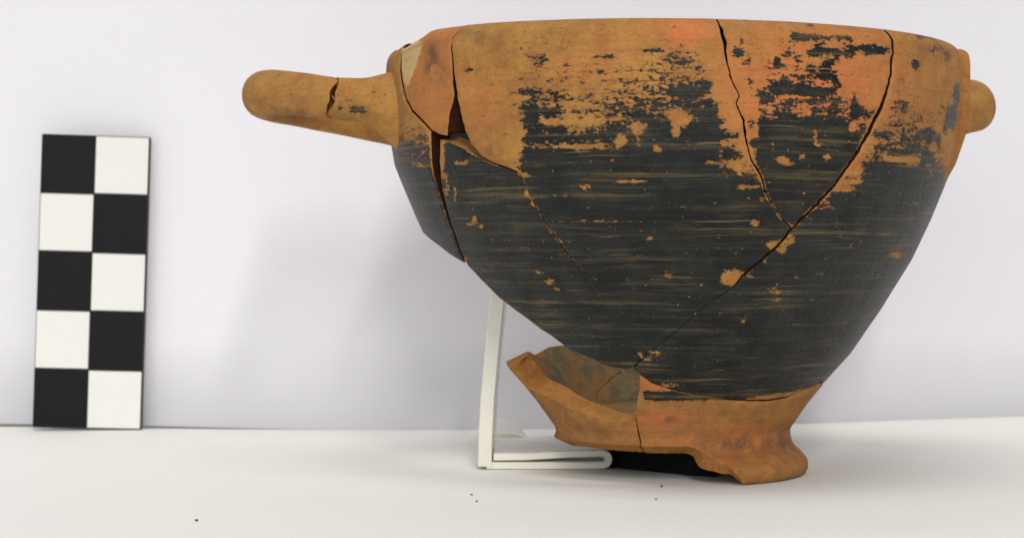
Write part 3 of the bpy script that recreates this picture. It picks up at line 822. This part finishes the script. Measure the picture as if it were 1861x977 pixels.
# ------------------------------------------------------------------ black block added to fill the dark area under the foot
def block():
    N = Nodes('matte_black')
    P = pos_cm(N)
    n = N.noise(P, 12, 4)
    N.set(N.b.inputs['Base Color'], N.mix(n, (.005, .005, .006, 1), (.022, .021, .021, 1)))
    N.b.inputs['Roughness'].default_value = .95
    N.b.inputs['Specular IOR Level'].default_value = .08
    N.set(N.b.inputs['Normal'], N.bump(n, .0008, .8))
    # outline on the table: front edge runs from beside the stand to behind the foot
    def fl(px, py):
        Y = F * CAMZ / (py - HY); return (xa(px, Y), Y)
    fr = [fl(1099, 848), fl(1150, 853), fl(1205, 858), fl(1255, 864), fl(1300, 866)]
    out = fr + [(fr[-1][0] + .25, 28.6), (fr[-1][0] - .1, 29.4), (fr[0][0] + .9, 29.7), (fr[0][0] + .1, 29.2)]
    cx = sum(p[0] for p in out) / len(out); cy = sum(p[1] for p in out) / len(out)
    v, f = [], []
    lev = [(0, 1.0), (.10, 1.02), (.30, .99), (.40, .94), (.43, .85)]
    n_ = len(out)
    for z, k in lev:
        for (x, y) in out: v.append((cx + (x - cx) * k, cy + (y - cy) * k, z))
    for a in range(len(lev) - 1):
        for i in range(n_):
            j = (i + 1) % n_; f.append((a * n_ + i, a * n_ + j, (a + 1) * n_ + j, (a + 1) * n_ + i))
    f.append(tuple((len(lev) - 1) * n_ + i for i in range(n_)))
    o = put('dark_block', mesh_of('dark_block', v, f), None, (N.m,))
    tag(o, 'matte black block filling the dark area under the hollow foot of the cup, beside the plastic stand', 'block')


block()

# ------------------------------------------------------------------ black and white scale bar against the wall
def plain(name, c, rough=.5, spec=.4, var=.06, grain=300):
    N = Nodes(name)
    n = N.noise(N.n('ShaderNodeTexCoord').outputs['Object'], grain, 4)
    N.set(N.b.inputs['Base Color'], N.mix(n, tuple(x * (1 - var) for x in c) + (1,), tuple(x * (1 + var) for x in c) + (1,)))
    N.b.inputs['Roughness'].default_value = rough
    N.b.inputs['Specular IOR Level'].default_value = spec
    return N


def bevel_box(name, sx, sy, sz, b, parent, mat, loc):
    import bmesh
    bm = bmesh.new(); bmesh.ops.create_cube(bm, size=1)
    for v in bm.verts: v.co = (v.co.x * sx * S, v.co.y * sy * S, v.co.z * sz * S)
    bmesh.ops.bevel(bm, geom=bm.edges[:], offset=b * S, segments=2, affect='EDGES')
    me = bpy.data.meshes.new(name); bm.to_mesh(me); bm.free()
    o = put(name, me, parent, (mat,)); o.location = tuple(c * S for c in loc); return o


M_BK = plain('black_print', (.0055, .0055, .006), .5, .16, .3).m
M_CARD = plain('dark_card_edge', (.035, .034, .030), .6, .3).m
M_WH = plain('white_print', (.80, .80, .765), .5, .3, .03).m
YB_ = 34.45
bar = bpy.data.objects.new('scale_bar', None); sc.collection.objects.link(bar)
tag(bar, 'upright black and white checkered photo scale leaning against the back wall', 'scale')
bw, bh = 1.85, 5.02
bar.location = (xa(159, YB_) * S, YB_ * S, .035 * S)
bar.rotation_euler = (math.radians(-1.2), math.radians(1.65), math.radians(4))
bevel_box('card', bw, .10, bh, .015, bar, M_CARD, (0, 0, bh / 2))
cw, ch = .905, bh / 5
for i in range(5):
    for j in range(2):
        black = (i + j) % 2 == 0
        bevel_box('black_square' if black else 'white_square', cw - (0 if black else .015), .012, ch - (.004 if black else .035), .004, bar, M_BK if black else M_WH,
                  (-.4625 + j * .91 + (-.002 if j == 0 else 0), -.053 if black else -.054, bh - (i + .5) * ch))

# ------------------------------------------------------------------ backdrop and table
def paper(name, c, tint, sc1):
    N = Nodes(name)
    P = N.n('ShaderNodeTexCoord').outputs['Object']
    a = N.noise(P, sc1, 4); b = N.noise(P, sc1 * 60, 3)
    col = N.mix(a, c + (1,), tint + (1,))
    N.set(N.b.inputs['Base Color'], col)
    N.b.inputs['Roughness'].default_value = .75
    N.b.inputs['Specular IOR Level'].default_value = .2
    c2 = N.noise(P, sc1 * 7, 6, .7)
    N.set(N.b.inputs['Base Color'], N.mix(N.math('MULTIPLY', N.step(c2, .5, .75), .10), col, tuple(x * .8 for x in c) + (1,)))
    N.set(N.b.inputs['Normal'], N.bump(a, .004, .15, N.bump(b, .00015, .25)))
    return N.m


M_WALL = paper('lilac_white_paper', (.80, .79, .85), (.825, .815, .865), 5)
M_FLOOR = paper('warm_white_paper', (.80, .80, .765), (.82, .815, .77), 7)
base = [(-6000, 771), (-2500, 772), (0, 774.5), (270, 778), (600, 780.5), (860, 780.5), (1200, 777), (1450, 770), (1700, 760.5), (1861, 755), (2600, 738), (4500, 715)]
bp = []
for x, y in base:
    Y = F * CAMZ / (y - HY); bp.append((xa(x, Y), Y))
xs = np.linspace(bp[0][0], bp[-1][0], 160)
b = np.array(bp); ys = np.interp(xs, b[:, 0], b[:, 1]); ker = np.hanning(9); ker /= ker.sum()
ys = np.convolve(np.r_[[ys[0]] * 4, ys, [ys[-1]] * 4], ker, 'valid')
zs = np.linspace(0, 45, 30)
v, f = [], []
nx, nz_ = len(xs), len(zs)
for t in (0, .06):
    for z in zs:
        for x, y in zip(xs, ys):
            lift = .05 * np.clip((-3.2 - x) / 3.5, 0.06, 1)
            v.append((x, y + t + z * .012 + .02 * math.sin(x * .5 + z * .3), z + lift))
o1 = nx * nz_
for i in range(nz_ - 1):
    for j in range(nx - 1):
        q = (i * nx + j, i * nx + j + 1, (i + 1) * nx + j + 1, (i + 1) * nx + j)
        f.append(q); f.append(tuple(o1 + k for k in q[::-1]))
for j in range(nx - 1): f.append((j + 1, j, o1 + j, o1 + j + 1))
put('backdrop', mesh_of('backdrop', v, f), None, (M_WALL,))['kind'] = 'structure'
v, f = [], []
gx, gy = np.linspace(-60, 60, 61), np.linspace(-5, 60, 41)
for y in gy:
    for x in gx: v.append((x, y, 0))
for i in range(len(gy) - 1):
    for j in range(len(gx) - 1):
        k = i * len(gx) + j; f.append((k, k + 1, k + 1 + len(gx), k + len(gx)))
put('table_surface', mesh_of('table_surface', v, f), None, (M_FLOOR,))['kind'] = 'structure'

# ------------------------------------------------------------------ crumbs of clay on the table
M_CR = plain('clay_crumb', (.10, .07, .045), .9, .2, .3).m


def crumb(px, py, r, seed):
    Y = F * CAMZ / (py - HY); rr = random.Random(seed)
    import bmesh
    bm = bmesh.new(); bmesh.ops.create_icosphere(bm, subdivisions=2, radius=r * S)
    for w in bm.verts:
        w.co *= rr.uniform(.7, 1.25); w.co.z *= .7
    me = bpy.data.meshes.new('clay_crumb'); bm.to_mesh(me); bm.free()
    o = put('clay_crumb', me, None, (M_CR,)); o.location = (xa(px, Y) * S, Y * S, r * .5 * S)
    return tag(o, None, 'crumb', 'crumbs fallen on the table')


for k, (x, y, r, lab) in enumerate([(857, 899, .016, 'tiny clay crumb on the table in front of the plastic stand, further from the viewer'), (866, 911, .014, 'tiny clay crumb on the table in front of the plastic stand, nearer the viewer'),
                                    (357, 946, .020, 'tiny clay crumb alone on the table in front of the scale bar'), (1202, 884, .018, 'tiny clay crumb on the table just before the dark hollow under the cup'),
                                    (1192, 907, .013, 'palest tiny crumb on the table below the cup, nearest the front edge')]):
    crumb(x, y, r, k)['label'] = lab
